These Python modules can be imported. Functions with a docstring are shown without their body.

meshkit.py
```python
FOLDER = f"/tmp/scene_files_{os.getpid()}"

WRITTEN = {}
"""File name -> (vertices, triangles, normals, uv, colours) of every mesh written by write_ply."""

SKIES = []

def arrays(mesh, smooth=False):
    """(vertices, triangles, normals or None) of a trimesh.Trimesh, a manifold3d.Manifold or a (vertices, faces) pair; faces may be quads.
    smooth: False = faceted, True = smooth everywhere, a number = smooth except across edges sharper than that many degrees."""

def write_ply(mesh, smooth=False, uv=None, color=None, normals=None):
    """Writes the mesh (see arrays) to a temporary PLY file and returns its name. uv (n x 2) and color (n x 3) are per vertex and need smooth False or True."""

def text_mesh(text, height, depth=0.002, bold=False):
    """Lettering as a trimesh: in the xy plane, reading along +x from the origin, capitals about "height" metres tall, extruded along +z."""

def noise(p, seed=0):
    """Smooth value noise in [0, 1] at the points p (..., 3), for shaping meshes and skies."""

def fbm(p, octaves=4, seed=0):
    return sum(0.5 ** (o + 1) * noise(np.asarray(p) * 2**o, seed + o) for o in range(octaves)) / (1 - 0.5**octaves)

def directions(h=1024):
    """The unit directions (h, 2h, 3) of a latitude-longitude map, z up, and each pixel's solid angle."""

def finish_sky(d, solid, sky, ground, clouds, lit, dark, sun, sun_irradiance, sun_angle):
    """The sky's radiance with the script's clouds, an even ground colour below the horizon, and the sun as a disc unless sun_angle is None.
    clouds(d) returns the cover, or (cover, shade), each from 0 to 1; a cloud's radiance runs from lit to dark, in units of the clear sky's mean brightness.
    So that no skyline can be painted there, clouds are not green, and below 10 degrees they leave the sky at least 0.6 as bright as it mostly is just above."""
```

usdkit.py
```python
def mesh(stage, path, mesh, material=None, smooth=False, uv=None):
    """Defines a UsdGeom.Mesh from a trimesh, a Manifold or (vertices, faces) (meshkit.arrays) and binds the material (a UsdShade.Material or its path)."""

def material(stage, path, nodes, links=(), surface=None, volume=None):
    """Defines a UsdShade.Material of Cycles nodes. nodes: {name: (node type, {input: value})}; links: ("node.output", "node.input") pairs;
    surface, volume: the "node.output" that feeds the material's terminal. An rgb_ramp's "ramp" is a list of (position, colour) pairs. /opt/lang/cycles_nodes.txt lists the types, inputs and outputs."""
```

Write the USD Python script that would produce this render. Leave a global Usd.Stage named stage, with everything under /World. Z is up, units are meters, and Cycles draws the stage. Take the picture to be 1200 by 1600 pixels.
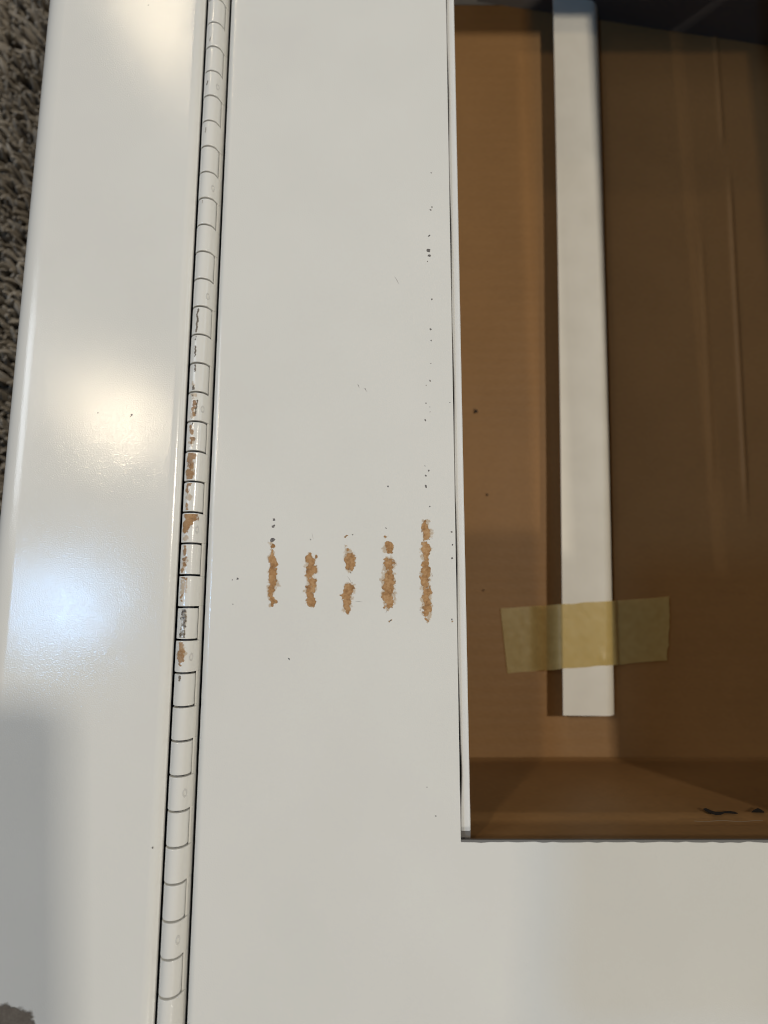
import math, random
import numpy as np, trimesh, usdkit, meshkit
from shapely.geometry import Polygon, box as sbox
from pxr import Usd, UsdGeom, UsdLux, UsdShade, Gf, Sdf, Vt

random.seed(7)
rng = np.random.default_rng(7)
stage = Usd.Stage.CreateInMemory()
UsdGeom.SetStageUpAxis(stage, 'Z'); UsdGeom.SetStageMetersPerUnit(stage, 1.0)
UsdGeom.Xform.Define(stage, '/World')

# ------------------------------------------------------------------ camera
FPX, H, TILT = 900.0, 0.2318, 0.14320      # focal length in photo pixels, height over the door, tilt
cam = UsdGeom.Camera.Define(stage, '/World/camera')
cam.CreateHorizontalApertureAttr(24.0); cam.CreateVerticalApertureAttr(32.0)
cam.CreateFocalLengthAttr(24.0 * FPX / 1200)
cam.CreateClippingRangeAttr(Gf.Vec2f(0.01, 50))
cam.CreateFStopAttr(5.2); cam.CreateFocusDistanceAttr(0.235)
cam.AddTranslateOp().Set(Gf.Vec3d(0, 0, H)); cam.AddRotateXOp().Set(math.degrees(TILT))
cam.CreateExposureAttr(-0.15)

def at(px, py, z=0.0):
    """the point of height z that shows at pixel (px, py) of the photograph"""
    x, y = (px - 600) / FPX, -(py - 800) / FPX
    c, s = math.cos(TILT), math.sin(TILT)
    d = np.array([x, y * c + s, y * s - c])
    return np.array([0, 0, H]) + d * ((z - H) / d[2])

# ------------------------------------------------------------------ lamps of the room and an added side fill
def lamp(name, pos, size, power, color, aim=(0.0, 0.0, 0.0), h=None):
    L = UsdLux.RectLight.Define(stage, '/World/' + name)
    L.CreateWidthAttr(size); L.CreateHeightAttr(h or size); L.CreateNormalizeAttr(True)
    L.CreateIntensityAttr(power); L.CreateColorAttr(Gf.Vec3f(*color))
    p = Gf.Vec3d(*map(float, pos))
    m = Gf.Matrix4d().SetLookAt(p, Gf.Vec3d(*aim), Gf.Vec3d(0, 1, 0.01)).GetInverse()
    L.AddTransformOp().Set(m)
    return L

def mirror(px, py, h):
    """the point of height h that the flat door reflects at that pixel"""
    p = at(px, py)
    return np.array([p[0] * (1 + h / H), p[1] * (1 + h / H), h])

WARM, COOL = (1.0, 0.83, 0.58), (0.62, 0.80, 1.0)
lamp('ceiling_lamp', mirror(188, 655, 2.4), 0.11, 2.9, WARM)
lamp('ceiling_lamp_001', mirror(245, 5, 2.4), 0.16, 2.2, WARM)
lamp('ceiling_lamp_002', (1.28, 0.51, 2.40), 0.15, 10.0, (1.0, 0.93, 0.80))
lamp('ceiling_lamp_003', (1.676, -2.42, 2.0), 0.14, 12.0, (1.0, 0.92, 0.79))
lamp('ceiling_lamp_004', (-2.23, 0.90, 2.0), 0.95, 6.5, (0.86, 0.93, 1.0))
lamp('window_light', mirror(97, 945, 2.4), 0.15, 3.3, (0.33, 0.60, 1.0), h=0.18)
lamp('window_light_001', (0.90, 0.50, 0.60), 0.35, 0.45, (0.76, 0.89, 1.0), aim=(0.05, 0.08, 0), h=0.6)  # added low fill, no window known there; brightens the door from the right
lamp('ceiling_bounce', (0.12, 0.90, 2.4), 1.2, 0.4, (1.0, 0.97, 0.93), aim=(0.12, 0.90, 0), h=1.8)

# ------------------------------------------------------------------ materials
LK = '/World/Looks'
UsdGeom.Scope.Define(stage, LK)
def mat(name, nodes, links, surface='p.BSDF'):
    return usdkit.material(stage, f'{LK}/{name}', nodes, links, surface=surface)

def paint(name, color, rough=0.24, peel=1.0, chalk=0.04):
    """semi gloss powder coat with orange peel"""
    dark = tuple(c * (1 - chalk) for c in color)
    return mat(name, {
        'g': ('geometry', {}),
        'big': ('noise_texture', {'scale': 18.0, 'detail': 3.0}),
        'cr': ('rgb_ramp', {'ramp': [(0.3, dark), (0.7, color)]}),
        'peel': ('noise_texture', {'scale': 2000.0, 'detail': 0.5, 'roughness': 0.6}),
        'b': ('bump', {'strength': 0.55 * peel, 'distance': 0.00008}),
        'wav': ('noise_texture', {'scale': 40.0, 'detail': 1.0}),
        'b2': ('bump', {'strength': 0.3, 'distance': 0.0004}),
        'rr': ('map_range', {'from_min': 0.3, 'from_max': 0.7, 'to_min': rough * 0.9, 'to_max': rough * 1.12}),
        'p': ('principled_bsdf', {'specular_ior_level': 0.5}),
    }, [('g.position', 'big.vector'), ('g.position', 'peel.vector'), ('g.position', 'wav.vector'), ('big.fac', 'cr.fac'),
        ('cr.color', 'p.base_color'), ('wav.fac', 'b2.height'), ('b2.normal', 'b.normal'), ('peel.fac', 'b.height'),
        ('b.normal', 'p.normal'), ('big.fac', 'rr.value'), ('rr.result', 'p.roughness')])

M = {}
M['paint'] = paint('white_paint', (0.768, 0.755, 0.715), 0.145, 0.85)
M['flange'] = paint('flange_paint', (0.80, 0.80, 0.79), 0.35)
M['tub'] = paint('tub_paint', (0.30, 0.285, 0.27), 0.5)
M['inner'] = mat('painted_top_shade', {'p': ('principled_bsdf', {'base_color': (0.13, 0.12, 0.115), 'roughness': 0.8})}, [])  # dark tone stands in for shadow at the top of the opening
M['edge'] = mat('worn_edge', {'p': ('principled_bsdf', {'base_color': (0.16, 0.155, 0.15), 'roughness': 0.55})}, [])
M['dark_metal_gap_shade'] = mat('dark_metal_gap_shade', {'p': ('principled_bsdf', {'base_color': (0.05, 0.05, 0.055), 'roughness': 0.5, 'metallic': 0.4})}, [])  # metal of the pin; its dark tone also paints the shade in gaps
M['chip'] = mat('chip_metal', {
    'g': ('geometry', {}), 'n': ('noise_texture', {'scale': 1500.0, 'detail': 3.0}),
    'r': ('rgb_ramp', {'ramp': [(0.3, (0.07, 0.065, 0.065)), (0.7, (0.22, 0.20, 0.19))]}),
    'p': ('principled_bsdf', {'roughness': 0.5})}, [('g.position', 'n.vector'), ('n.fac', 'r.fac'), ('r.color', 'p.base_color')])
M['tan_chip'] = mat('rusty_chip', {'p': ('principled_bsdf', {'base_color': (0.33, 0.21, 0.11), 'roughness': 0.7})}, [])
def rust(name, c0, c1, c2):
    return mat(name, {
        'g': ('geometry', {}), 'n': ('noise_texture', {'scale': 900.0, 'detail': 5.0, 'roughness': 0.7}),
        'n2': ('noise_texture', {'scale': 220.0, 'detail': 2.0}),
        'r': ('rgb_ramp', {'ramp': [(0.33, c0), (0.5, c1), (0.66, c2)]}),
        'mx': ('mix_float', {'fac': 0.45}),
        'b': ('bump', {'strength': 0.28, 'distance': 0.0002}),
        'a': ('attribute', {'attribute': 'cover'}),
        't': ('transparent_bsdf', {}), 'm': ('mix_closure', {}),
        'p': ('principled_bsdf', {'roughness': 0.85, 'specular_ior_level': 0.25})},
        [('g.position', 'n.vector'), ('g.position', 'n2.vector'), ('n.fac', 'mx.a'), ('n2.fac', 'mx.b'), ('mx.result', 'r.fac'), ('r.color', 'p.base_color'), ('n.fac', 'b.height'),
         ('b.normal', 'p.normal'), ('a.fac', 'm.fac'), ('t.BSDF', 'm.closure1'), ('p.BSDF', 'm.closure2')], 'm.closure')
M['rust'] = rust('rust', (0.20, 0.10, 0.040), (0.42, 0.235, 0.105), (0.54, 0.35, 0.19))
M['rust_pale'] = rust('rust_thin', (0.36, 0.22, 0.12), (0.52, 0.33, 0.19), (0.62, 0.45, 0.30))
M['rust_halo'] = rust('rust_halo', (0.50, 0.33, 0.17), (0.56, 0.38, 0.20), (0.62, 0.45, 0.26))
M['wear'] = mat('worn_bright_metal', {
    'g': ('geometry', {}), 'n': ('noise_texture', {'scale': 700.0, 'detail': 4.0}),
    'r': ('rgb_ramp', {'ramp': [(0.35, (0.07, 0.05, 0.036)), (0.52, (0.33, 0.27, 0.20)), (0.68, (0.80, 0.76, 0.69))]}),
    'a': ('attribute', {'attribute': 'cover'}), 't': ('transparent_bsdf', {}), 'm': ('mix_closure', {}),
    'b': ('bump', {'strength': 0.7, 'distance': 0.0002}),
    'p': ('principled_bsdf', {'roughness': 0.35, 'metallic': 0.4})},
    [('g.position', 'n.vector'), ('n.fac', 'r.fac'), ('r.color', 'p.base_color'), ('n.fac', 'b.height'), ('b.normal', 'p.normal'), ('a.fac', 'm.fac'), ('t.BSDF', 'm.closure1'), ('p.BSDF', 'm.closure2')], 'm.closure')
def cardboard(name, c):
    d = tuple(v * 0.86 for v in c)
    return mat(name, {
        'g': ('geometry', {}),
        'mp': ('mapping', {'scale': (420.0, 700.0, 420.0)}), 'fib': ('noise_texture', {'scale': 1.0, 'detail': 4.0}),
        'n': ('noise_texture', {'scale': 30.0, 'detail': 5.0}), 'mx': ('mix_float', {'fac': 0.5}),
        'r': ('rgb_ramp', {'ramp': [(0.3, d), (0.7, c)]}),
        'w': ('wave_texture', {'bands_direction': 'y', 'scale': 45.0, 'distortion': 0.4}),
        'b': ('bump', {'strength': 0.13, 'distance': 0.0004}),
        'b2': ('bump', {'strength': 0.35, 'distance': 0.0003}),
        'p': ('principled_bsdf', {'roughness': 0.5, 'specular_ior_level': 0.2})},
        [('g.position', 'mp.vector'), ('mp.vector', 'fib.vector'), ('g.position', 'n.vector'), ('g.position', 'w.vector'),
         ('fib.fac', 'mx.a'), ('n.fac', 'mx.b'), ('mx.result', 'r.fac'), ('r.color', 'p.base_color'),
         ('w.fac', 'b.height'), ('fib.fac', 'b2.height'), ('b.normal', 'b2.normal'), ('b2.normal', 'p.normal')])
M['card'] = cardboard('brown_cardboard', (0.31, 0.167, 0.066))
M['strip'] = mat('strip_white', {
    'g': ('geometry', {}), 'n': ('noise_texture', {'scale': 45.0, 'detail': 4.0}),
    'r': ('rgb_ramp', {'ramp': [(0.3, (0.76, 0.70, 0.59)), (0.7, (0.82, 0.76, 0.65))]}),
    'p': ('principled_bsdf', {'roughness': 0.55})}, [('g.position', 'n.vector'), ('n.fac', 'r.fac'), ('r.color', 'p.base_color')])
M['tape'] = mat('masking_tape', {
    'g': ('geometry', {}), 'n': ('noise_texture', {'scale': 260.0, 'detail': 4.0}),
    'r': ('rgb_ramp', {'ramp': [(0.3, (0.60, 0.48, 0.20)), (0.7, (0.66, 0.535, 0.24))]}),
    'f': ('map_range', {'from_min': 0.3, 'from_max': 0.7, 'to_min': 0.47, 'to_max': 0.52}),
    't': ('transparent_bsdf', {'color': (0.95, 0.80, 0.46)}),
    'b': ('bump', {'strength': 0.3, 'distance': 0.0004}),
    'p': ('principled_bsdf', {'roughness': 0.4}), 'm': ('mix_closure', {})},
    [('g.position', 'n.vector'), ('n.fac', 'r.fac'), ('r.color', 'p.base_color'), ('n.fac', 'f.value'), ('f.result', 'm.fac'), ('n.fac', 'b.height'), ('b.normal', 'p.normal'),
     ('t.BSDF', 'm.closure1'), ('p.BSDF', 'm.closure2')], 'm.closure')
M['black'] = mat('black_mark', {'p': ('principled_bsdf', {'base_color': (0.012, 0.009, 0.007), 'roughness': 0.8})}, [])
M['glint'] = mat('film_glint', {'p': ('principled_bsdf', {'base_color': (0.45, 0.36, 0.26), 'roughness': 0.2})}, [])
M['speck'] = mat('brown_speck', {'p': ('principled_bsdf', {'base_color': (0.035, 0.018, 0.009), 'roughness': 0.8})}, [])
M['carpet'] = mat('carpet_backing', {'p': ('principled_bsdf', {'base_color': (0.05, 0.042, 0.033), 'roughness': 0.95, 'specular_ior_level': 0.1})}, [])
M['yarn'] = mat('carpet_yarn', {
    'g': ('geometry', {}), 'n': ('noise_texture', {'scale': 30.0, 'detail': 2.0}), 'mx': ('mix_float', {'fac': 0.5}),
    'r': ('rgb_ramp', {'ramp': [(0.25, (0.30, 0.26, 0.21)), (0.5, (0.62, 0.56, 0.48)), (0.75, (0.85, 0.81, 0.74))]}),
    'p': ('principled_bsdf', {'roughness': 0.95, 'specular_ior_level': 0.1})},
    [('g.position', 'n.vector'), ('g.random_per_island', 'mx.a'), ('n.fac', 'mx.b'), ('mx.result', 'r.fac'), ('r.color', 'p.base_color')])
M['phone'] = mat('phone_black', {'p': ('principled_bsdf', {'base_color': (0.02, 0.02, 0.022), 'roughness': 0.4})}, [])
M['glass'] = mat('phone_glass', {'p': ('principled_bsdf', {'base_color': (0.01, 0.01, 0.012), 'roughness': 0.08})}, [])

# ------------------------------------------------------------------ helpers
used = {}
def path_for(name, parent):
    p = (parent.GetPath().pathString if parent else '/World')
    n = used.get((p, name), 0); used[(p, name)] = n + 1
    return f'{p}/{name}' + (f'_{n:03d}' if n else '')
def obj(name, mesh, m, parent=None, smooth=False, label=None, cover=None):
    o = usdkit.mesh(stage, path_for(name, parent), mesh, m, smooth=smooth)
    if cover is not None:
        UsdGeom.PrimvarsAPI(o).CreatePrimvar('cover', Sdf.ValueTypeNames.FloatArray, 'vertex').Set(Vt.FloatArray.FromNumpy(np.asarray(cover, np.float32)))
    pr = o.GetPrim()
    if label: pr.SetCustomDataByKey('label', label)
    return pr
def thing(name, label, cat, group=None, kind=None):
    pr = UsdGeom.Xform.Define(stage, path_for(name, None)).GetPrim()
    tag(pr, label, cat, group, kind); return pr
def tag(pr, label=None, cat=None, group=None, kind=None):
    for k, v in (('label', label), ('category', cat), ('group', group), ('kind', kind)):
        if v: pr.SetCustomDataByKey(k, v)
def grid(P):
    """(rows, cols, 3) points to (vertices, faces)"""
    r, c = P.shape[:2]
    i = np.arange(r * c).reshape(r, c)
    q = np.stack([i[:-1, :-1], i[:-1, 1:], i[1:, 1:], i[1:, :-1]], -1).reshape(-1, 4)
    f = np.vstack([q[:, [0, 1, 2]], q[:, [0, 2, 3]]])
    return P.reshape(-1, 3), f
def bx(x0, x1, y0, y1, z0, z1):
    b = trimesh.creation.box((x1 - x0, y1 - y0, z1 - z0)); b.apply_translation(((x0 + x1) / 2, (y0 + y1) / 2, (z0 + z1) / 2)); return b
def sweep_y(profile, ys):
    """a closed outline in XZ drawn out along Y"""
    pr = np.asarray(profile); n = len(pr)
    P = np.stack([np.column_stack([pr[:, 0], np.full(n, y), pr[:, 1]]) for y in ys])
    v = P.reshape(-1, 3); f = []
    for r in range(len(ys) - 1):
        for k in range(n):
            a, b = r * n + k, r * n + (k + 1) % n
            f += [[a, b, b + n], [a, b + n, a + n]]
    m = trimesh.Trimesh(v, f, process=False)
    caps = trimesh.creation.triangulate_polygon(Polygon(pr), engine='earcut')
    for y in (ys[0], ys[-1]):
        cv = np.column_stack([caps[0][:, 0], np.full(len(caps[0]), y), caps[0][:, 1]])
        m = trimesh.util.concatenate([m, trimesh.Trimesh(cv, caps[1], process=False)])
    m.merge_vertices(); trimesh.repair.fix_normals(m)
    return m
def smoothstep(x): x = np.clip(x, 0, 1); return x * x * (3 - 2 * x)

# ------------------------------------------------------------------ sizes read off the photograph
Y0, Y1 = -0.285, 0.470                       # lower and upper end of the door
pitch = 0.0127
XA = at(286.5, 1000, 0.001)[0]               # hinge axis
Yseam0 = at(318, 33.8, 0.001)[1]             # uppermost seam
R = 0.0040; ZA = -0.0030                     # barrel radius, axis height
XGL = XA - R - 0.0011                        # right edge of the frame stile
XGR = at(315.5, 1000)[0]                     # left edge of the door
XO = at(720, 1310)[0]                        # left edge of the window opening
YO = at(960, 1313)[1]                        # its lower edge
XOR, YOT = at(1207, 0)[0], 0.385                 # its right and upper edge (outside the picture)
XFL = at(1, 840, -0.008)[0]                  # left edge of the frame
D = 0.111                                    # depth of the cardboard

# ------------------------------------------------------------------ the cabinet
cab = thing('steel_cabinet', 'white painted steel cabinet with long piano hinge, window opening and five rust streaks', 'cabinet')

# frame stile: flat face with a wide soft roll on the left and a tight roll beside the hinge
prof = [(XFL + 0.004, -0.022), (XFL, -0.020)]
rl, zl = 0.0120, 0.0085
for a in np.linspace(0, 1, 22):
    t = a * math.pi / 2
    prof.append((XFL + rl * (1 - math.cos(t)), -zl + zl * math.sin(t) ** 1.0))
wr = 0.0038
for a in np.linspace(0, 1, 12):
    t = a * math.radians(62)
    prof.append((XGL - 0.0006 - wr + wr * math.sin(t) / math.sin(math.radians(62)), -0.0016 * (1 - math.cos(t)) / (1 - math.cos(math.radians(62)))))
prof += [(XGL - 0.0001, -0.0019), (XGL, -0.0024), (XGL, -0.0032), (XGL - 0.0015, -0.0034), (XGL - 0.002, -0.0205)]
obj('frame_stile', sweep_y(prof, np.linspace(Y0 - 0.055, Y1 + 0.055, 3)), M['paint'], cab, smooth=35)
XDR = XOR + 0.095
obj('stile_gap_shade', bx(XGL - 0.0014, XGL - 0.0002, Y0, Y1, -0.0203, -0.0033), M['dark_metal_gap_shade'], cab)  # dark box that colours in the shade of the left hinge gap
obj('frame_rail', bx(XGL + 0.001, XDR + 0.06, Y0 - 0.055, Y0 - 0.003, -0.02, 0), M['paint'], cab)
obj('frame_rail', bx(XGL + 0.001, XDR + 0.06, Y1 + 0.003, Y1 + 0.055, -0.02, 0), M['paint'], cab)
obj('frame_stile', bx(XDR + 0.003, XDR + 0.06, Y0 - 0.0025, Y1 + 0.0025, -0.02, 0), M['paint'], cab)

# door: rolled left edge, sheet with the window opening
rd = 0.0030
prof = [(XGR, -0.016)]
for a in np.linspace(0, 1, 14):
    t = a * math.pi / 2
    prof.append((XGR + rd * (1 - math.cos(t)), -rd + rd * math.sin(t)))
prof += [(XGR + 0.006, 0), (XGR + 0.006, -0.0011), (XGR + rd, -0.0011), (XGR + 0.0011, -rd), (XGR + 0.0011, -0.016)]
roll = sweep_y(prof, [Y0, Y1])
plate = trimesh.creation.extrude_polygon(Polygon([(XGR + 0.006, Y0), (XDR, Y0), (XDR, Y1), (XGR + 0.006, Y1)],
        [[(XO, YO), (XO, YOT), (XOR, YOT), (XOR, YO)]]), 0.0011, engine='earcut')
plate.apply_translation((0, 0, -0.0011))
door = obj('door', trimesh.util.concatenate([roll, plate]), M['paint'], cab, smooth=35)

# raw grey cut edge along the bottom of the opening
n = 120
xs = np.linspace(XO, XOR - 0.0002, n)
w = 0.0004 + 0.0005 * meshkit.noise(np.column_stack([xs * 300, xs * 0, xs * 0]), 3)
P = np.stack([np.column_stack([xs, np.full(n, YO + 0.00012), np.full(n, -0.0011)]), np.column_stack([xs, np.full(n, YO + 0.0001), np.full(n, 0.00003)]),
              np.column_stack([xs, YO - w, np.full(n, 0.00006)])])
obj('cut_edge', grid(P), M['edge'], door)
# inner flange behind the left edge, ending in a small bent tab
XF = at(735.5, 1305, -0.0032)[0]
ys = np.linspace(YO + 0.0022, YOT, 160)
wob = 0.0002 * np.sin(ys * 90) + 0.0005 * np.exp(-((ys - at(720, 1215)[1]) / 0.009) ** 2)
def line(x, y, z): return np.column_stack([np.broadcast_to(x, len(y)), y, np.broadcast_to(z, len(y))])
P = np.stack([line(XO + 0.0006 + wob, ys, -0.0044), line(XO + 0.0006 + wob, ys, -0.0033), line(XO + 0.0009 + wob, ys, -0.0030), line(XF - 0.0004, ys, -0.0030), line(XF, ys, -0.0034), line(XF, ys, -0.0044), line(XO + 0.0006 + wob, ys, -0.0044)])
obj('flange_gap_shade', bx(XO - 0.006, XF - 0.0015, YO + 0.001, YOT, -0.0075, -0.0062), M['dark_metal_gap_shade'], door)  # dark strip painted as shade in the slit beside the flange
obj('inner_flange', grid(P), M['flange'], door, smooth=40)
tabv = np.array([[XO - 0.003, YO - 0.002, -0.0050], [XF, YO - 0.002, -0.0050], [XF, YO + 0.0023, -0.0031], [XO - 0.003, YO + 0.0023, -0.0031]])
obj('flange_tab', (np.vstack([tabv, tabv - [0, 0, 0.0008]]), np.array([[0, 1, 2, 3], [7, 6, 5, 4], [0, 4, 5, 1], [1, 5, 6, 2], [2, 6, 7, 3], [3, 7, 4, 0]])), M['tub'], door)

# tub behind the door
TX0, TX1, TY0, TY1 = XO - 0.055, XOR + 0.085, YO - 0.012, YOT + 0.02
obj('tub_wall', bx(TX0 - 0.002, TX0, TY0, TY1, -D - 0.006, -0.0175), M['tub'], cab)
obj('tub_wall', bx(TX1, TX1 + 0.002, TY0, TY1, -D - 0.006, -0.0175), M['tub'], cab)
obj('tub_wall', bx(TX0, TX1, TY0 - 0.002, TY0, -D - 0.006, -0.0175), M['tub'], cab)
obj('tub_wall', bx(TX0, TX1, TY1, TY1 + 0.002, -D - 0.006, -0.0175), M['tub'], cab)
obj('tub_back', bx(TX0 - 0.002, TX1 + 0.002, TY0 - 0.002, TY1 + 0.002, -D - 0.009, -D - 0.0062), M['tub'], cab)
obj('tub_return', bx(XGL + 0.0002, TX0 - 0.0022, Y0, Y1, -0.0215, -0.0206), M['dark_metal_gap_shade'], cab)  # floor below the hinge gap, coloured dark in place of shade
# slanting dark sheet, painted as the shadow at the upper end of the tub
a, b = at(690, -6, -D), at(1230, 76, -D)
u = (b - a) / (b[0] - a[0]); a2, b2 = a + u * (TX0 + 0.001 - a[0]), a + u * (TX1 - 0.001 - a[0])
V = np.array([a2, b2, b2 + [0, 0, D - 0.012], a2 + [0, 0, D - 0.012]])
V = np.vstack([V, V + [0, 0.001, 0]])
obj('top_shade_panel', (V, np.array([[0, 1, 2, 3], [7, 6, 5, 4], [0, 4, 5, 1], [1, 5, 6, 2], [2, 6, 7, 3], [3, 7, 4, 0]])), M['inner'], cab)

# hinge: leaf, pin and knuckles
ylo, yhi = Y0 + 0.004, Y1 - 0.004
XS = XGR - 0.0020                             # right side of the leaf
obj('hinge_leaf', sweep_y([(XA + R - 0.00008, -0.0040), (XS - 0.0008, -0.0046), (XS, -0.0060), (XS, -0.0066), (XA + R - 0.00008, -0.0066)], [ylo, yhi]), M['paint'], cab, smooth=30)
obj('leaf_gap_shade', bx(XS - 0.0012, XS - 0.0001, ylo, yhi, -0.0203, -0.0067), M['dark_metal_gap_shade'], cab)  # dark wall that paints the shade of the right hinge gap
obj('hinge_leaf', sweep_y([(XA - R - 0.0004, -0.0085), (XA + 0.0012, -0.0085), (XA + 0.0012, -0.0203), (XA - R - 0.0004, -0.0203)], [ylo, yhi]), M['dark_metal_gap_shade'], cab)  # second leaf, coloured dark so the left gap holds painted shade
pin = trimesh.creation.cylinder(0.0021, yhi - ylo, sections=20); pin.apply_transform(trimesh.transformations.rotation_matrix(math.pi / 2, (1, 0, 0))); pin.apply_translation((XA, (ylo + yhi) / 2, ZA))
obj('hinge_pin', pin, M['dark_metal_gap_shade'], cab, smooth=40)
gap = 0.00082
def knuckle_profile(merged, r):
    th = np.radians(np.linspace(250, 35 if merged else -110, 30 if merged else 44))
    pr = [(XA + r * math.cos(t), ZA + r * math.sin(t)) for t in th]
    if merged:      # the sheet leaves the barrel in a soft shoulder and turns down into the gap
        x1, z1 = pr[-1]
        for s in np.linspace(0, 1, 8)[1:]:
            pr.append((x1 + (XS + 0.0001 - x1) * s, z1 + (-0.0062 - z1) * (0.7 * s + 0.3 * s * s)))
        pr += [(XS + 0.0001, -0.0066), (XA + 0.001, -0.0068)]
    return pr
knuckles = {}
i0 = -int((yhi - Yseam0) / pitch) ; i1 = int((Yseam0 - ylo) / pitch)
for i in range(i0, i1):
    ya, yb = Yseam0 - i * pitch - gap / 2, Yseam0 - (i + 1) * pitch + gap / 2
    merged = i % 2 == 0
    r = R * (1 + 0.012 * (rng.random() - 0.5)) - (0.00006 if not merged else 0)
    # ends slightly rounded: three close rings at each end
    pr = np.array(knuckle_profile(merged, r)); c = np.array([XA, ZA])
    def ring(s): return c + (pr - c) * s
    rows = [(yb, 0.955), (yb + 0.00012, 0.983), (yb + 0.00035, 1.0), (ya - 0.00035, 1.0), (ya - 0.00012, 0.983), (ya, 0.955)]
    k = len(pr); v = []; f = []
    for y, s in rows: v += [(p[0], y, p[1]) for p in ring(s)]
    for rr in range(len(rows) - 1):
        for q in range(k):
            A, B = rr * k + q, rr * k + (q + 1) % k
            f += [[A, B, B + k], [A, B + k, A + k]]
    m = trimesh.Trimesh(v, f, process=False)
    cap = trimesh.creation.triangulate_polygon(Polygon(ring(0.955)).buffer(0), engine='earcut')
    for y in (yb, ya): m = trimesh.util.concatenate([m, trimesh.Trimesh(np.column_stack([cap[0][:, 0], np.full(len(cap[0]), y), cap[0][:, 1]]), cap[1], process=False)])
    trimesh.repair.fix_normals(m)
    knuckles[i] = (obj('knuckle', m, M['paint'], cab, smooth=32), r)

# ------------------------------------------------------------------ wear: rust streaks, chips
def px_per_m(): return 1 / (at(601, 930)[0] - at(600, 930)[0])
SC = 1 / px_per_m()                           # metres per photo pixel near the streaks
def field(x, y, blobs, ragged, seed, fine_amp=0.95):
    """cover (0..1) of a stain made of blobs (x, y, radius), with a torn outline"""
    p = np.stack([x * 330, y * 330, np.zeros_like(x)], -1)
    dx = (meshkit.fbm(p, 3, seed) - 0.5) * ragged; dy = (meshkit.fbm(p + 37.0, 3, seed + 5) - 0.5) * ragged
    fine = (meshkit.fbm(p * 3.6, 3, seed + 9) - 0.5)
    best = np.full(x.shape, -9.0)
    for (bx_, by_, br) in blobs:
        d = np.hypot(x + dx - bx_, (y + dy - by_) * 0.92)
        best = np.maximum(best, 1 - d / br)
    return best + fine * fine_amp
def stain(name, blobs, m, parent, surf, seed, res=0.00013, ragged=0.0022, soft=0.22, top=1.0, grow=1.0, label=None, fine_amp=0.95):
    b = np.array(blobs); pad = b[:, 2].max() + 0.0012
    xs = np.arange(b[:, 0].min() - pad, b[:, 0].max() + pad, res); ys = np.arange(b[:, 1].min() - pad, b[:, 1].max() + pad, res)
    X, Y = np.meshgrid(xs, ys)
    F = field(X, Y, [(q[0], q[1], q[2] * grow) for q in b], ragged, seed, fine_amp)
    A = smoothstep((F - 0.02) / soft) * top
    Pm = surf(X, Y, A)
    v, f = grid(Pm); al = A.ravel()
    f = f[al[f].max(1) > 0.03]
    if len(f) == 0: return
    keep = np.unique(f); idx = np.full(len(v), -1); idx[keep] = np.arange(len(keep))
    return obj(name, (v[keep], idx[f]), m, parent, smooth=True, cover=al[keep], label=label)
def flat(eps, crust=0.00003):
    def s(X, Y, A):
        bump = meshkit.fbm(np.stack([X * 1500, Y * 1500, 0 * X], -1), 3, 3)
        return np.stack([X, Y, eps + crust * A * bump], -1)
    return s
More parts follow.
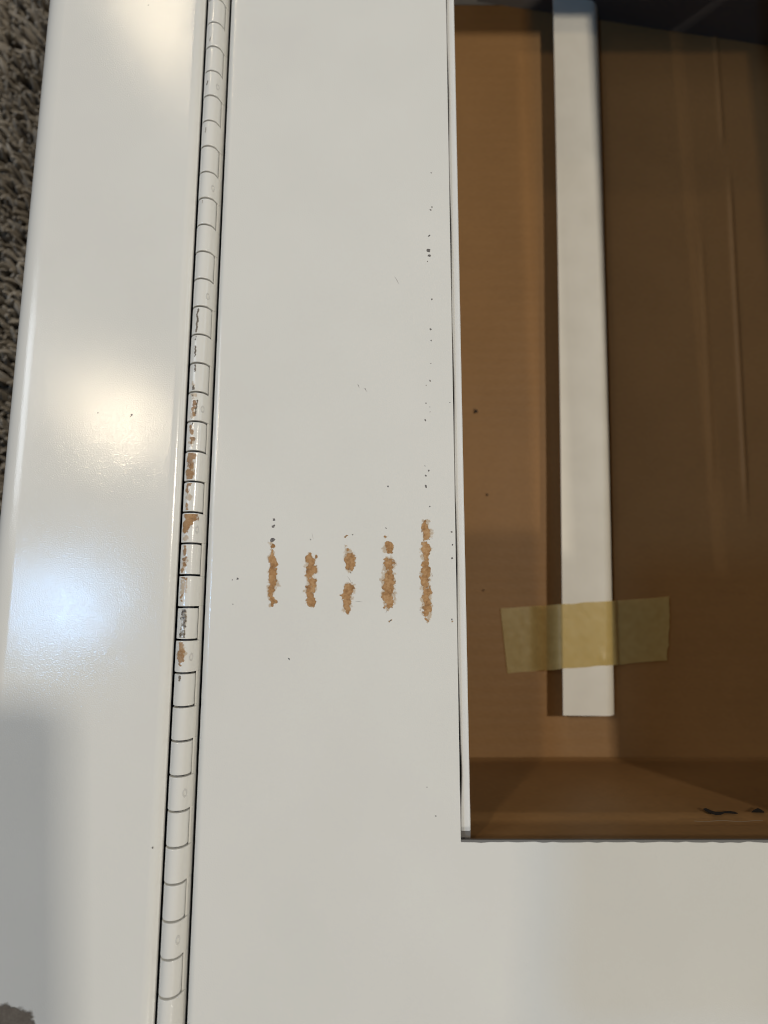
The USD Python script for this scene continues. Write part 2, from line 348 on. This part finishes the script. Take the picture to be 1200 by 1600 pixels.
streaks = [
    [(424.7,853,4),(424,862,2.2),(424,867,3.2),(424,875,5.5),(427.5,881,5.5),(426.7,893,7),(426,900,5.5),(427.5,910,6.5),(424,920,5),(421.7,927.5,4.5),(424,937,5),(431,938,2.6),(423,945,3)],
    [(484.7,866,2.5),(481.7,875,6),(492.5,873,2.6),(485,883,6.8),(487.5,891.5,6.8),(484,899,4.8),(488,910,7),(485,921.7,7.5),(486,933,5.5),(486,941,5.5),(488,946,3)],
    [(541.7,857,2.5),(545,866.7,5.5),(546.7,875,7.3),(546.7,883,6.4),(546.7,889,3.5),(544,920,7.5),(545,925,7.5),(542.5,931.7,6.8),(543.5,940,7),(542.5,948,6),(542.5,954,2.6)],
    [(602.5,837.5,1.8),(604,850,3.2),(606.7,855,6),(604,859,3),(602.5,873,3),(608,880,7),(607.5,887,5.5),(607.5,897,6.8),(606.7,908,8.5),(607.5,918,7.2),(606,928,8),(606,937,8.5),(606.7,944,6),(606.7,947.5,3)],
    [(665,815,3.2),(664,822,5),(666.7,832,6.8),(666,840,5.6),(663,851,3.2),(662.5,857.5,5.8),(669,860,3.6),(666,863,5),(666,870,5.5),(665,880,5.8),(665,888,6.2),(665,896,6.4),(665,903,8),(665,913,6.8),(666,926.7,8),(665,935,7),(665,942,5),(666,950,8),(666,957,6.5),(666.7,962.5,2.8),(667.5,970,2.6)],
]
names = ['leftmost rust streak, with three bare grey chips above it', 'second rust streak from the hinge, unbroken', 'rust streak split into two separate blotches', 'fourth rust streak from the hinge', 'longest rust streak, nearest the window opening']
for k, s in enumerate(streaks):
    blobs = [(*at(x, y)[:2], r * SC) for x, y, r in s]
    stain('rust_streak', blobs, M['rust'], door, flat(0.00007), 11 + k * 7, soft=0.20, grow=1.12, ragged=0.0026, label=names[k])
    # hair-thin tan bleeding round the crust
    stain('rust_stain', blobs, M['rust_halo'], door, flat(0.00004, 0.0), 90 + k * 7, soft=0.5, top=0.40, grow=1.35, ragged=0.0036)
chips = [(428,811.5,2.6),(427.5,822,2.6),(425.5,844.5,4.3),(674,270,1.5),(675,323.5,1.6),(673,328,2.1),(670.5,368.5,2.2),(669.5,391.5,3.2),(671,399.5,2.7),(668,408.5,1.1),(674.5,467.5,1.6),
    (672.5,514,2.1),(673.5,532,1.4),(673,568,.9),(672,595,1.6),(666,602,.8),(665.5,630,1.6),(671.5,636,.9),(672,643.5,.9),(664.5,656.5,2),(664,728,.9),(670,735.5,1.6),(665.5,743.5,2),(665.5,760,2.4),
    (671.5,791.5,1.4),(606,760,1.7),(371.5,904,2.2),(363,906,1),(452,1029.5,1.6),(603,825,1.4),(706,831,1.6),(707,851,1.6),(706.5,872,1.9),(610,969.5,1.6),(485.5,843,1.2),(551,835.5,1.1),
    (548,895,1.1),(543,913,1.6),(667,1230,.9),(681,1275,1.1),(703,629,1),(706,968,1.5),(364,944,1.0),(571,608,1.0),(560,602,.9)]
def chip_mesh(x, y, r, z=0.00003, n=8):
    c = at(x, y); a0 = rng.random() * 7; el = 0.65 + 0.35 * rng.random(); rot = rng.random() * 3.14
    rad = r * SC * (0.55 + 0.8 * rng.random(n))
    pts = np.array([[rr * math.cos(a0 + 6.2832 * k / n) * el, rr * math.sin(a0 + 6.2832 * k / n)] for k, rr in enumerate(rad)])
    pts = pts @ np.array([[math.cos(rot), -math.sin(rot)], [math.sin(rot), math.cos(rot)]])
    v = np.vstack([[[c[0], c[1], z + 0.00003]], np.column_stack([pts + c[:2], np.full(n, z)])])
    return v, np.array([[0, 1 + k, 1 + (k + 1) % n] for k in range(n)])
for x, y, r in chips:
    obj('paint_chip', chip_mesh(x, y, r), M['chip'], door)
for x, y, r in [(541.5,837,2.6),(539,839,1.6),(706.5,971,1.4),(608,971,1.5),(612,968.5,1.4)]:
    obj('rust_speck', chip_mesh(x, y, r), M['tan_chip'], door)
stile = stage.GetPrimAtPath('/World/steel_cabinet/frame_stile')
for x, y, r in [(206,648,2.2),(204,651,1.4),(153,645,1.2),(238.5,1324.5,1.5),(232,8,1.6)]:
    obj('paint_chip', chip_mesh(x, y, r), M['chip'], stile)
# ragged patch worn to dark metal at the lower left
blobs = [(*at(x, y)[:2], r * SC) for x, y, r in [(-30,1612,40),(4,1602,30),(26,1604,26),(38,1612,17),(-6,1586,16),(20,1590,16)]]
M['worn_dark'] = rust('bare_dark_metal', (0.15, 0.125, 0.10), (0.19, 0.16, 0.13), (0.23, 0.20, 0.165))
stain('bare_patch', blobs, M['worn_dark'], stile, flat(0.00006, 0.0001), 5, soft=0.3, ragged=0.004, top=0.97, fine_amp=0.15, label='large ragged dark patch bare of paint')
# hair scratches beside the streaks
def hair(parent, x0, y0, x1, y1, w, m, name='scratch'):
    p, q = at(x0, y0)[:2], at(x1, y1)[:2]; d = (q - p) / np.linalg.norm(q - p); nn = np.array([-d[1], d[0]])
    ts = np.linspace(0, 1, 8); rows = []
    for t in ts:
        c = p + (q - p) * t + nn * 0.00012 * math.sin(t * 5); ww = w * SC * (1 - abs(2 * t - 1) * 0.8) / 2
        rows.append([[*(c - nn * ww), 0.00003], [*(c + nn * ww), 0.00003]])
    obj(name, grid(np.array(rows)), m, parent)
M['scuff'] = mat('pale_scuff', {'p': ('principled_bsdf', {'base_color': (0.42, 0.40, 0.38), 'roughness': 0.6})}, [])
for h in [(542,900,550,911,.8),(555,940,566,940,1.0),(603,958,607,950,1.0),(487,833,490,842,.5),(616,432,624,444,1.2),(558,600,562,606,1.1),(568,606,574,612,1.0)]:
    hair(door, *h, M['scuff'])

# wear on the barrel: each patch lies on its knuckle
def on_barrel(r, eps):
    def s(X, Y, A):
        th = (X - XA) / r
        bump = meshkit.fbm(np.stack([X * 1500, Y * 1500, 0 * X], -1), 3, 4) * 0.00010 * A
        q = r + eps + bump
        return np.stack([XA + q * np.sin(th), Y, ZA + q * np.cos(th)], -1)
    return s
KX = lambda y: 286.5 + (1000 - y) * 0.0436     # barrel crown in photo pixels (x)
def knuckle_of(y_px):
    y = at(KX(y_px), y_px, 0.001)[1]; return int((Yseam0 - y) // pitch)
def barrel_stain(name, pts, m, seed, **kw):
    """pts in photo pixels: x offset from the crown, y, radius"""
    by = {}
    for dx, y, r in pts: by.setdefault(knuckle_of(y), []).append((dx, y, r))
    for k, lst in by.items():
        kn, r0 = knuckles[k]
        blobs = [(XA + dx * SC, at(KX(y), y, 0.001)[1], r * SC) for dx, y, r in lst]
        lo, hi = Yseam0 - (k + 1) * pitch + gap / 2 + 0.0004, Yseam0 - k * pitch - gap / 2 - 0.0004
        surf0 = on_barrel(r0, 0.00006)
        surf = lambda X, Y, A: surf0(X, np.clip(Y, lo, hi), A)
        stain(name, blobs, m, kn, surf, seed + k, soft=0.35, **kw)
barrel_stain('rust_patch', [(-3,632,5),(-2,640,4.5),(-1,649,4), (-3,667,5.5),(-3,673,4.5),(-2,684,5),(-2,692,3.5), (-3,712,8),(-4,719,7),(-3,728,5),(-4,738,6.5),(-3,744,5.5),
    (-3,757,5),(-4,766,4),(-5,788,5),(-5,795,4.5), (-4,853,4.5),(-4,862,5),(-5,872,5),(-5,884,4.5),(-6,893,4), (-7,903,4.5),(-3,906,3),(-8,932,4.5),(-6,940,4), (-4,1006,5.5),(-2,1014,6),(-4,1022,6),(-3,1030,5),(-4,1037,2.5)], M['rust'], 301, grow=1.0, ragged=0.0030, top=0.70)
barrel_stain('rust_patch', [(-2,806,9),(3,807,9),(-2,816,8.5),(-4,824,7),(-7,830,4.5)], M['rust'], 401, grow=1.05, ragged=0.0028, top=0.85)
barrel_stain('rust_tint', [(-4,618,5),(-2,650,6),(-4,690,6),(-3,735,8),(-4,775,6),(-5,840,5),(-5,880,7),(-6,915,7),(-5,925,6),(-3,1020,9),(-2,600,4)], M['rust_halo'], 501, top=0.38, grow=1.2, ragged=0.0036)
barrel_stain('worn_metal', [(-3,953,3),(-2,958,4.5),(-2,965,5),(-2,972,5),(-2,979,5),(-2,986,4.5),(-2,993,4.5)], M['wear'], 601, grow=1.15, ragged=0.0016)
cracks = []
for dx0, ya, dx1, yb, rr in [(-2,482,-4,519,1.5),(-4,526,-4,530,1.2),(-4,541,-4,557,1.1),(-3,571,-3,580,1.4),(-4,603,-3,611,1.7),(3.5,626,2,647,1.0),(-4,615,-4,618,1.2),(-3,660,-3,664,1.0),(-4,1057,-4,1063,1.2),
        (-4,58,-5,63,0.8),(-5,126,-6,131,1.2),(-4,199,-5,205,0.8),(-4,313,-4,317,0.7)]:
    for t in np.linspace(0, 1, max(2, int((yb - ya) / 1.2))): cracks.append((dx0 + (dx1 - dx0) * t + 0.5 * math.sin(t * 17), ya + (yb - ya) * t, rr * (0.7 + 0.6 * rng.random())))
barrel_stain('crack', cracks, M['worn_dark'], 701, grow=1.2, ragged=0.0008)
M['spot'] = paint('dented_paint', (0.62, 0.61, 0.58), 0.4)
# oval spot marks on every fourth knuckle, on the shoulder
for y in (132, 291, 461, 638, 827, 1027, 1241, 1472):
    k = knuckle_of(y)
    if k % 2: k += 1
    kn, r0 = knuckles[k]
    yc = at(KX(y), y, 0.001)[1]
    tor = trimesh.creation.torus(0.00095, 0.00030, major_sections=24, minor_sections=8)
    tor.apply_scale((0.75, 1.3, 0.4)); tor.apply_transform(trimesh.transformations.rotation_matrix(math.radians(48), (0, 1, 0)))
    th = math.radians(43)
    tor.apply_translation((XA + r0 * math.cos(th), yc, ZA + r0 * math.sin(th)))
    obj('spot_mark', tor, M['spot'], kn, smooth=True)

# ------------------------------------------------------------------ cardboard lining inside
card = thing('cardboard_liner', 'brown corrugated cardboard lining seen through the window opening, folded up along its lower edge', 'cardboard')
YB = YO - 0.0006
xs = np.linspace(TX0 + 0.002, TX1 - 0.002, 260); ys = np.linspace(YB + 0.0002, TY1 - 0.003, 200)
X, Y = np.meshgrid(xs, ys)
def ridge(px0, py0, px1, py1, wdt, hgt):
    p, q = at(px0, py0, -D), at(px1, py1, -D)
    t = (Y - p[1]) / (q[1] - p[1]); xc = p[0] + (q[0] - p[0]) * t
    return hgt * np.exp(-((X - xc) / wdt) ** 2) * smoothstep(t * 6) * smoothstep((1 - t) * 6)
Z = -D + 0.00035 * (meshkit.fbm(np.stack([X * 25, Y * 12, 0 * X], -1), 3, 8) - 0.5) * 2 \
    + ridge(1138, 250, 1168, 830, 0.0013, 0.0013) + ridge(1115, 20, 1130, 240, 0.0013, 0.0009) + ridge(1095, 350, 1115, 780, 0.0016, 0.0005)
v, f = grid(np.stack([X, Y, Z], -1))
back = obj('back_panel', (v, f), M['card'], card, smooth=True)
zs = np.linspace(-D + 0.0002, -0.0045, 40)
X, Z = np.meshgrid(xs, zs)
Y = YB + 0.0012 * (1 - smoothstep((Z + D) / 0.004)) - 0.0004 * meshkit.fbm(np.stack([X * 40, Z * 40, 0 * X], -1), 3, 2) - 0.0016 * smoothstep((Z + 0.030) / 0.006)
flap = obj('lower_flap', grid(np.stack([X, Y, Z], -1)[:, ::-1]), M['card'], card, smooth=True)
for x, y, r in [(744, 642, 3.0), (762, 773, 1.8), (756, 922, 1.2)]:
    c = at(x, y, -D + 0.0015); n = 9
    rad = r * SC * 1.45 * (0.7 + 0.6 * rng.random(n))
    v = np.vstack([[c], [[c[0] + q * math.cos(6.283 * k / n), c[1] + q * math.sin(6.283 * k / n), c[2] - 0.0004] for k, q in enumerate(rad)]])
    obj('dark_speck', (v, np.array([[0, 1 + k, 1 + (k + 1) % n] for k in range(n)])), M['speck'], back)
# black smears and a film edge with its painted glint on the flap
def on_flap(px, py):
    x, y = (px - 600) / FPX, -(py - 800) / FPX
    c, s = math.cos(TILT), math.sin(TILT)
    d = np.array([x, y * c + s, y * s - c]); t = (YB + 0.0004) / d[1]
    return np.array([0, 0, H]) + d * t
def smear(pts):
    rows = []
    for x, y, h in pts:
        rows.append([on_flap(x, y - h), on_flap(x, y), on_flap(x, y + h)])
    obj('black_smear', grid(np.array(rows)), M['black'], flap)
smear([(1099, 1264, .6), (1103, 1265, 2.6), (1110, 1268, 2.4), (1118, 1271, 2.6), (1126, 1271, 2.4), (1133, 1269, 1.5), (1141, 1269, 2.0), (1148, 1270, 1.8), (1153, 1271, .5)])
smear([(1174, 1269, .6), (1179, 1267, 2.4), (1184, 1266, 3.6), (1189, 1267, 2.6), (1194, 1269, .8)])
rows = [[on_flap(x, 1282.4 + 0.7 * math.sin(x * 0.11)), on_flap(x, 1283.3 + 0.7 * math.sin(x * 0.11))] for x in np.linspace(1085, 1192, 40)]
obj('film_edge_glint', grid(np.array(rows)), M['glint'], flap)

# ------------------------------------------------------------------ white strip and its tape
HS = 0.012
zt = -D + HS
bl, br_, tl, tr = at(880, 1118, zt), at(969, 1119, zt), at(863.5, 0, zt), at(940, 0, zt)
ext = 1.12
tl2, tr2 = bl + (tl - bl) * ext, br_ + (tr - br_) * ext
rows = []
sec = [(0.0, -0.0011), (0.0, -0.0001), (0.01, 0.0)] + [(s, 0.0) for s in (0.2, 0.4, 0.6, 0.74)]
for a in np.linspace(0, 1, 10)[1:]:
    t = a * math.pi / 2
    sec.append((0.74 + 0.25 * math.sin(t), -(HS - 0.0010) * (1 - math.cos(t)) * 0.9))
sec += [(1.0, -HS + 0.0004), (0.97, -HS + 0.0004)] + [(0.72 + 0.22 * math.sin(t), -0.0011 - (HS - 0.0016) * (1 - math.cos(t)) * 0.9) for t in np.linspace(math.pi / 2, 0, 7)] + [(0.4, -0.0011)]
for t in np.linspace(0, 1, 60):
    l, r_ = bl + (tl2 - bl) * t, br_ + (tr2 - br_) * t
    bow = 0.0011 * math.sin(math.pi * t) 
    rows.append([l + (r_ - l) * s + [bow, 0, dz] for s, dz in sec])
P = np.array(rows); k = P.shape[1]
P2 = np.concatenate([P, P[:, :1]], 1)
v, f = grid(P2)
m = trimesh.Trimesh(v, f, process=False)
for rr in (0, len(rows) - 1):
    pl = [(s * 0.033, dz) for s, dz in sec]
    cap = trimesh.creation.triangulate_polygon(Polygon(pl).buffer(0), engine='earcut')
    cv = [P[rr][0] + (br_ - bl) * (q[0] / 0.033) + [0, 0, q[1] + 0.0011] for q in cap[0]]
    m = trimesh.util.concatenate([m, trimesh.Trimesh(cv, cap[1], process=False)])
m.merge_vertices(); trimesh.repair.fix_normals(m)
strip = obj('white_strip', m, M['strip'], None, smooth=35)
tag(strip, 'long off-white plastic strip lying on the cardboard, held down by yellowish tape', 'strip')

n, mrows = 120, 26
us, vs = np.linspace(0, 1, n), np.linspace(0, 1, mrows)
P = np.zeros((mrows, n, 3))
def tape_z(p):
    t = (p[1] - bl[1]) / (tl2[1] - bl[1])
    xl, xrr = bl[0] + (tl2[0] - bl[0]) * t, br_[0] + (tr2[0] - br_[0]) * t
    q = (p[0] - xl) / (xrr - xl)
    if q < 0: return -D + 0.0006 + (HS - 0.0005) * float(smoothstep((q + 0.5) / 0.5)) ** 1.3
    if q < 0.76: return zt + 0.00025
    if q < 1.0: return zt + 0.00030 - (HS - 0.0010) * 0.9 * (1 - math.sqrt(max(0, 1 - ((q - 0.76) / 0.262) ** 2)))
    return max(-D + 0.0022, zt + 0.0003 - HS * 0.56 - HS * 0.44 * float(smoothstep((q - 1.0) / 0.16)))
for a, vv in enumerate(vs):
    for b_, uu in enumerate(us):
        tornr = 1 + (0.030 * (meshkit.fbm(np.array([vv * 5.3, 0.5, 0]), 3, 4) - .5)) * (uu ** 6)
        x = (782 + 11 * vv) + ((1047 - 4 * vv) - (782 + 11 * vv)) * uu * tornr
        y = (951 + 101 * vv) + ((932 + 100 * vv) - (951 + 101 * vv)) * uu + 1.3 * (meshkit.noise(np.array([uu * 14, vv * 2, 0]), 6) - 0.5)
        p = at(x, y, zt)
        for _ in range(3): p = at(x, y, tape_z(p))
        wr_ = 0.0007 * math.exp(-((uu - 0.60) / 0.03) ** 2 - ((vv - 0.92) / 0.10) ** 2)
        P[a, b_] = p + [0, 0, wr_ + 0.00012 * meshkit.noise(np.array([uu * 30, vv * 9, 0]), 2)]
tp = obj('masking_tape', grid(P), M['tape'], None, smooth=True)
tag(tp, 'short piece of translucent yellow masking tape crossing the white strip, with a torn right end', 'tape')

# ------------------------------------------------------------------ carpet under the cabinet
ZC = -D - 0.020
carpet = thing('carpet', 'grey brown looped carpet beside the left edge of the cabinet', 'carpet', kind='structure')
g = np.linspace(-1.4, 1.4, 60)
X, Y = np.meshgrid(g, g)
obj('backing', grid(np.stack([X, Y, ZC - 0.006 + 0.0 * X], -1)), M['carpet'], carpet)
V, F, o = [], [], 0
x0, x1, y0, y1, st = -0.36, -0.15, -0.15, 0.62, 0.0043
for yy in np.arange(y0, y1, st):
    for xx in np.arange(x0, x1, st):
        cx, cy = xx + rng.normal() * 0.0016, yy + rng.normal() * 0.0016
        h = 0.009 + 0.006 * rng.random(); lean = rng.normal(size=2) * 0.003; r0 = 0.0012 + 0.0009 * rng.random(); ph = rng.random() * 6
        ns = 5
        for lv, (t, rr) in enumerate(((0, 0.8), (0.45, 1.15), (0.85, 0.95), (1.0, 0.35))):
            for q in range(ns):
                a = ph + 6.2832 * q / ns + t * 1.6
                V.append((cx + lean[0] * t * t + rr * r0 * math.cos(a), cy + lean[1] * t * t + rr * r0 * math.sin(a), ZC - 0.006 + h * t))
        for lv in range(3):
            for q in range(ns):
                A, B = o + lv * ns + q, o + lv * ns + (q + 1) % ns
                F += [(A, B, B + ns), (A, B + ns, A + ns)]
        for q in range(1, ns - 1): F.append((o + 3 * ns, o + 3 * ns + q, o + 3 * ns + q + 1))
        o += 4 * ns
tuft = obj('yarn', (np.array(V), np.array(F)), M['yarn'], carpet, smooth=50)
tuft.SetCustomDataByKey('kind', 'stuff')

# ------------------------------------------------------------------ the phone that takes the picture, held over the cabinet
ph = thing('smartphone', 'black smartphone held flat over the cabinet', 'phone')
xf = UsdGeom.Xformable(ph); xf.AddTranslateOp().Set(Gf.Vec3d(0, 0, H)); xf.AddRotateXOp().Set(math.degrees(TILT))
body = trimesh.creation.extrude_polygon(sbox(-0.074 + 0.01, -0.145 + 0.01, 0.016 - 0.01, 0.015 - 0.01).buffer(0.01, 8), 0.0078, engine='earcut')
body.apply_translation((0, 0, 0.004))
obj('body', body, M['phone'], ph, smooth=40)
scr = trimesh.creation.extrude_polygon(sbox(-0.072 + 0.008, -0.143 + 0.008, 0.014 - 0.008, 0.013 - 0.008).buffer(0.008, 8), 0.0004, engine='earcut')
scr.apply_translation((0, 0, 0.0119))
obj('screen', scr, M['glass'], ph)
ring = trimesh.creation.annulus(0.0045, 0.0065, 0.0012, sections=32); ring.apply_translation((0, 0, 0.0033))
obj('lens_ring', ring, M['glass'], ph, smooth=40)
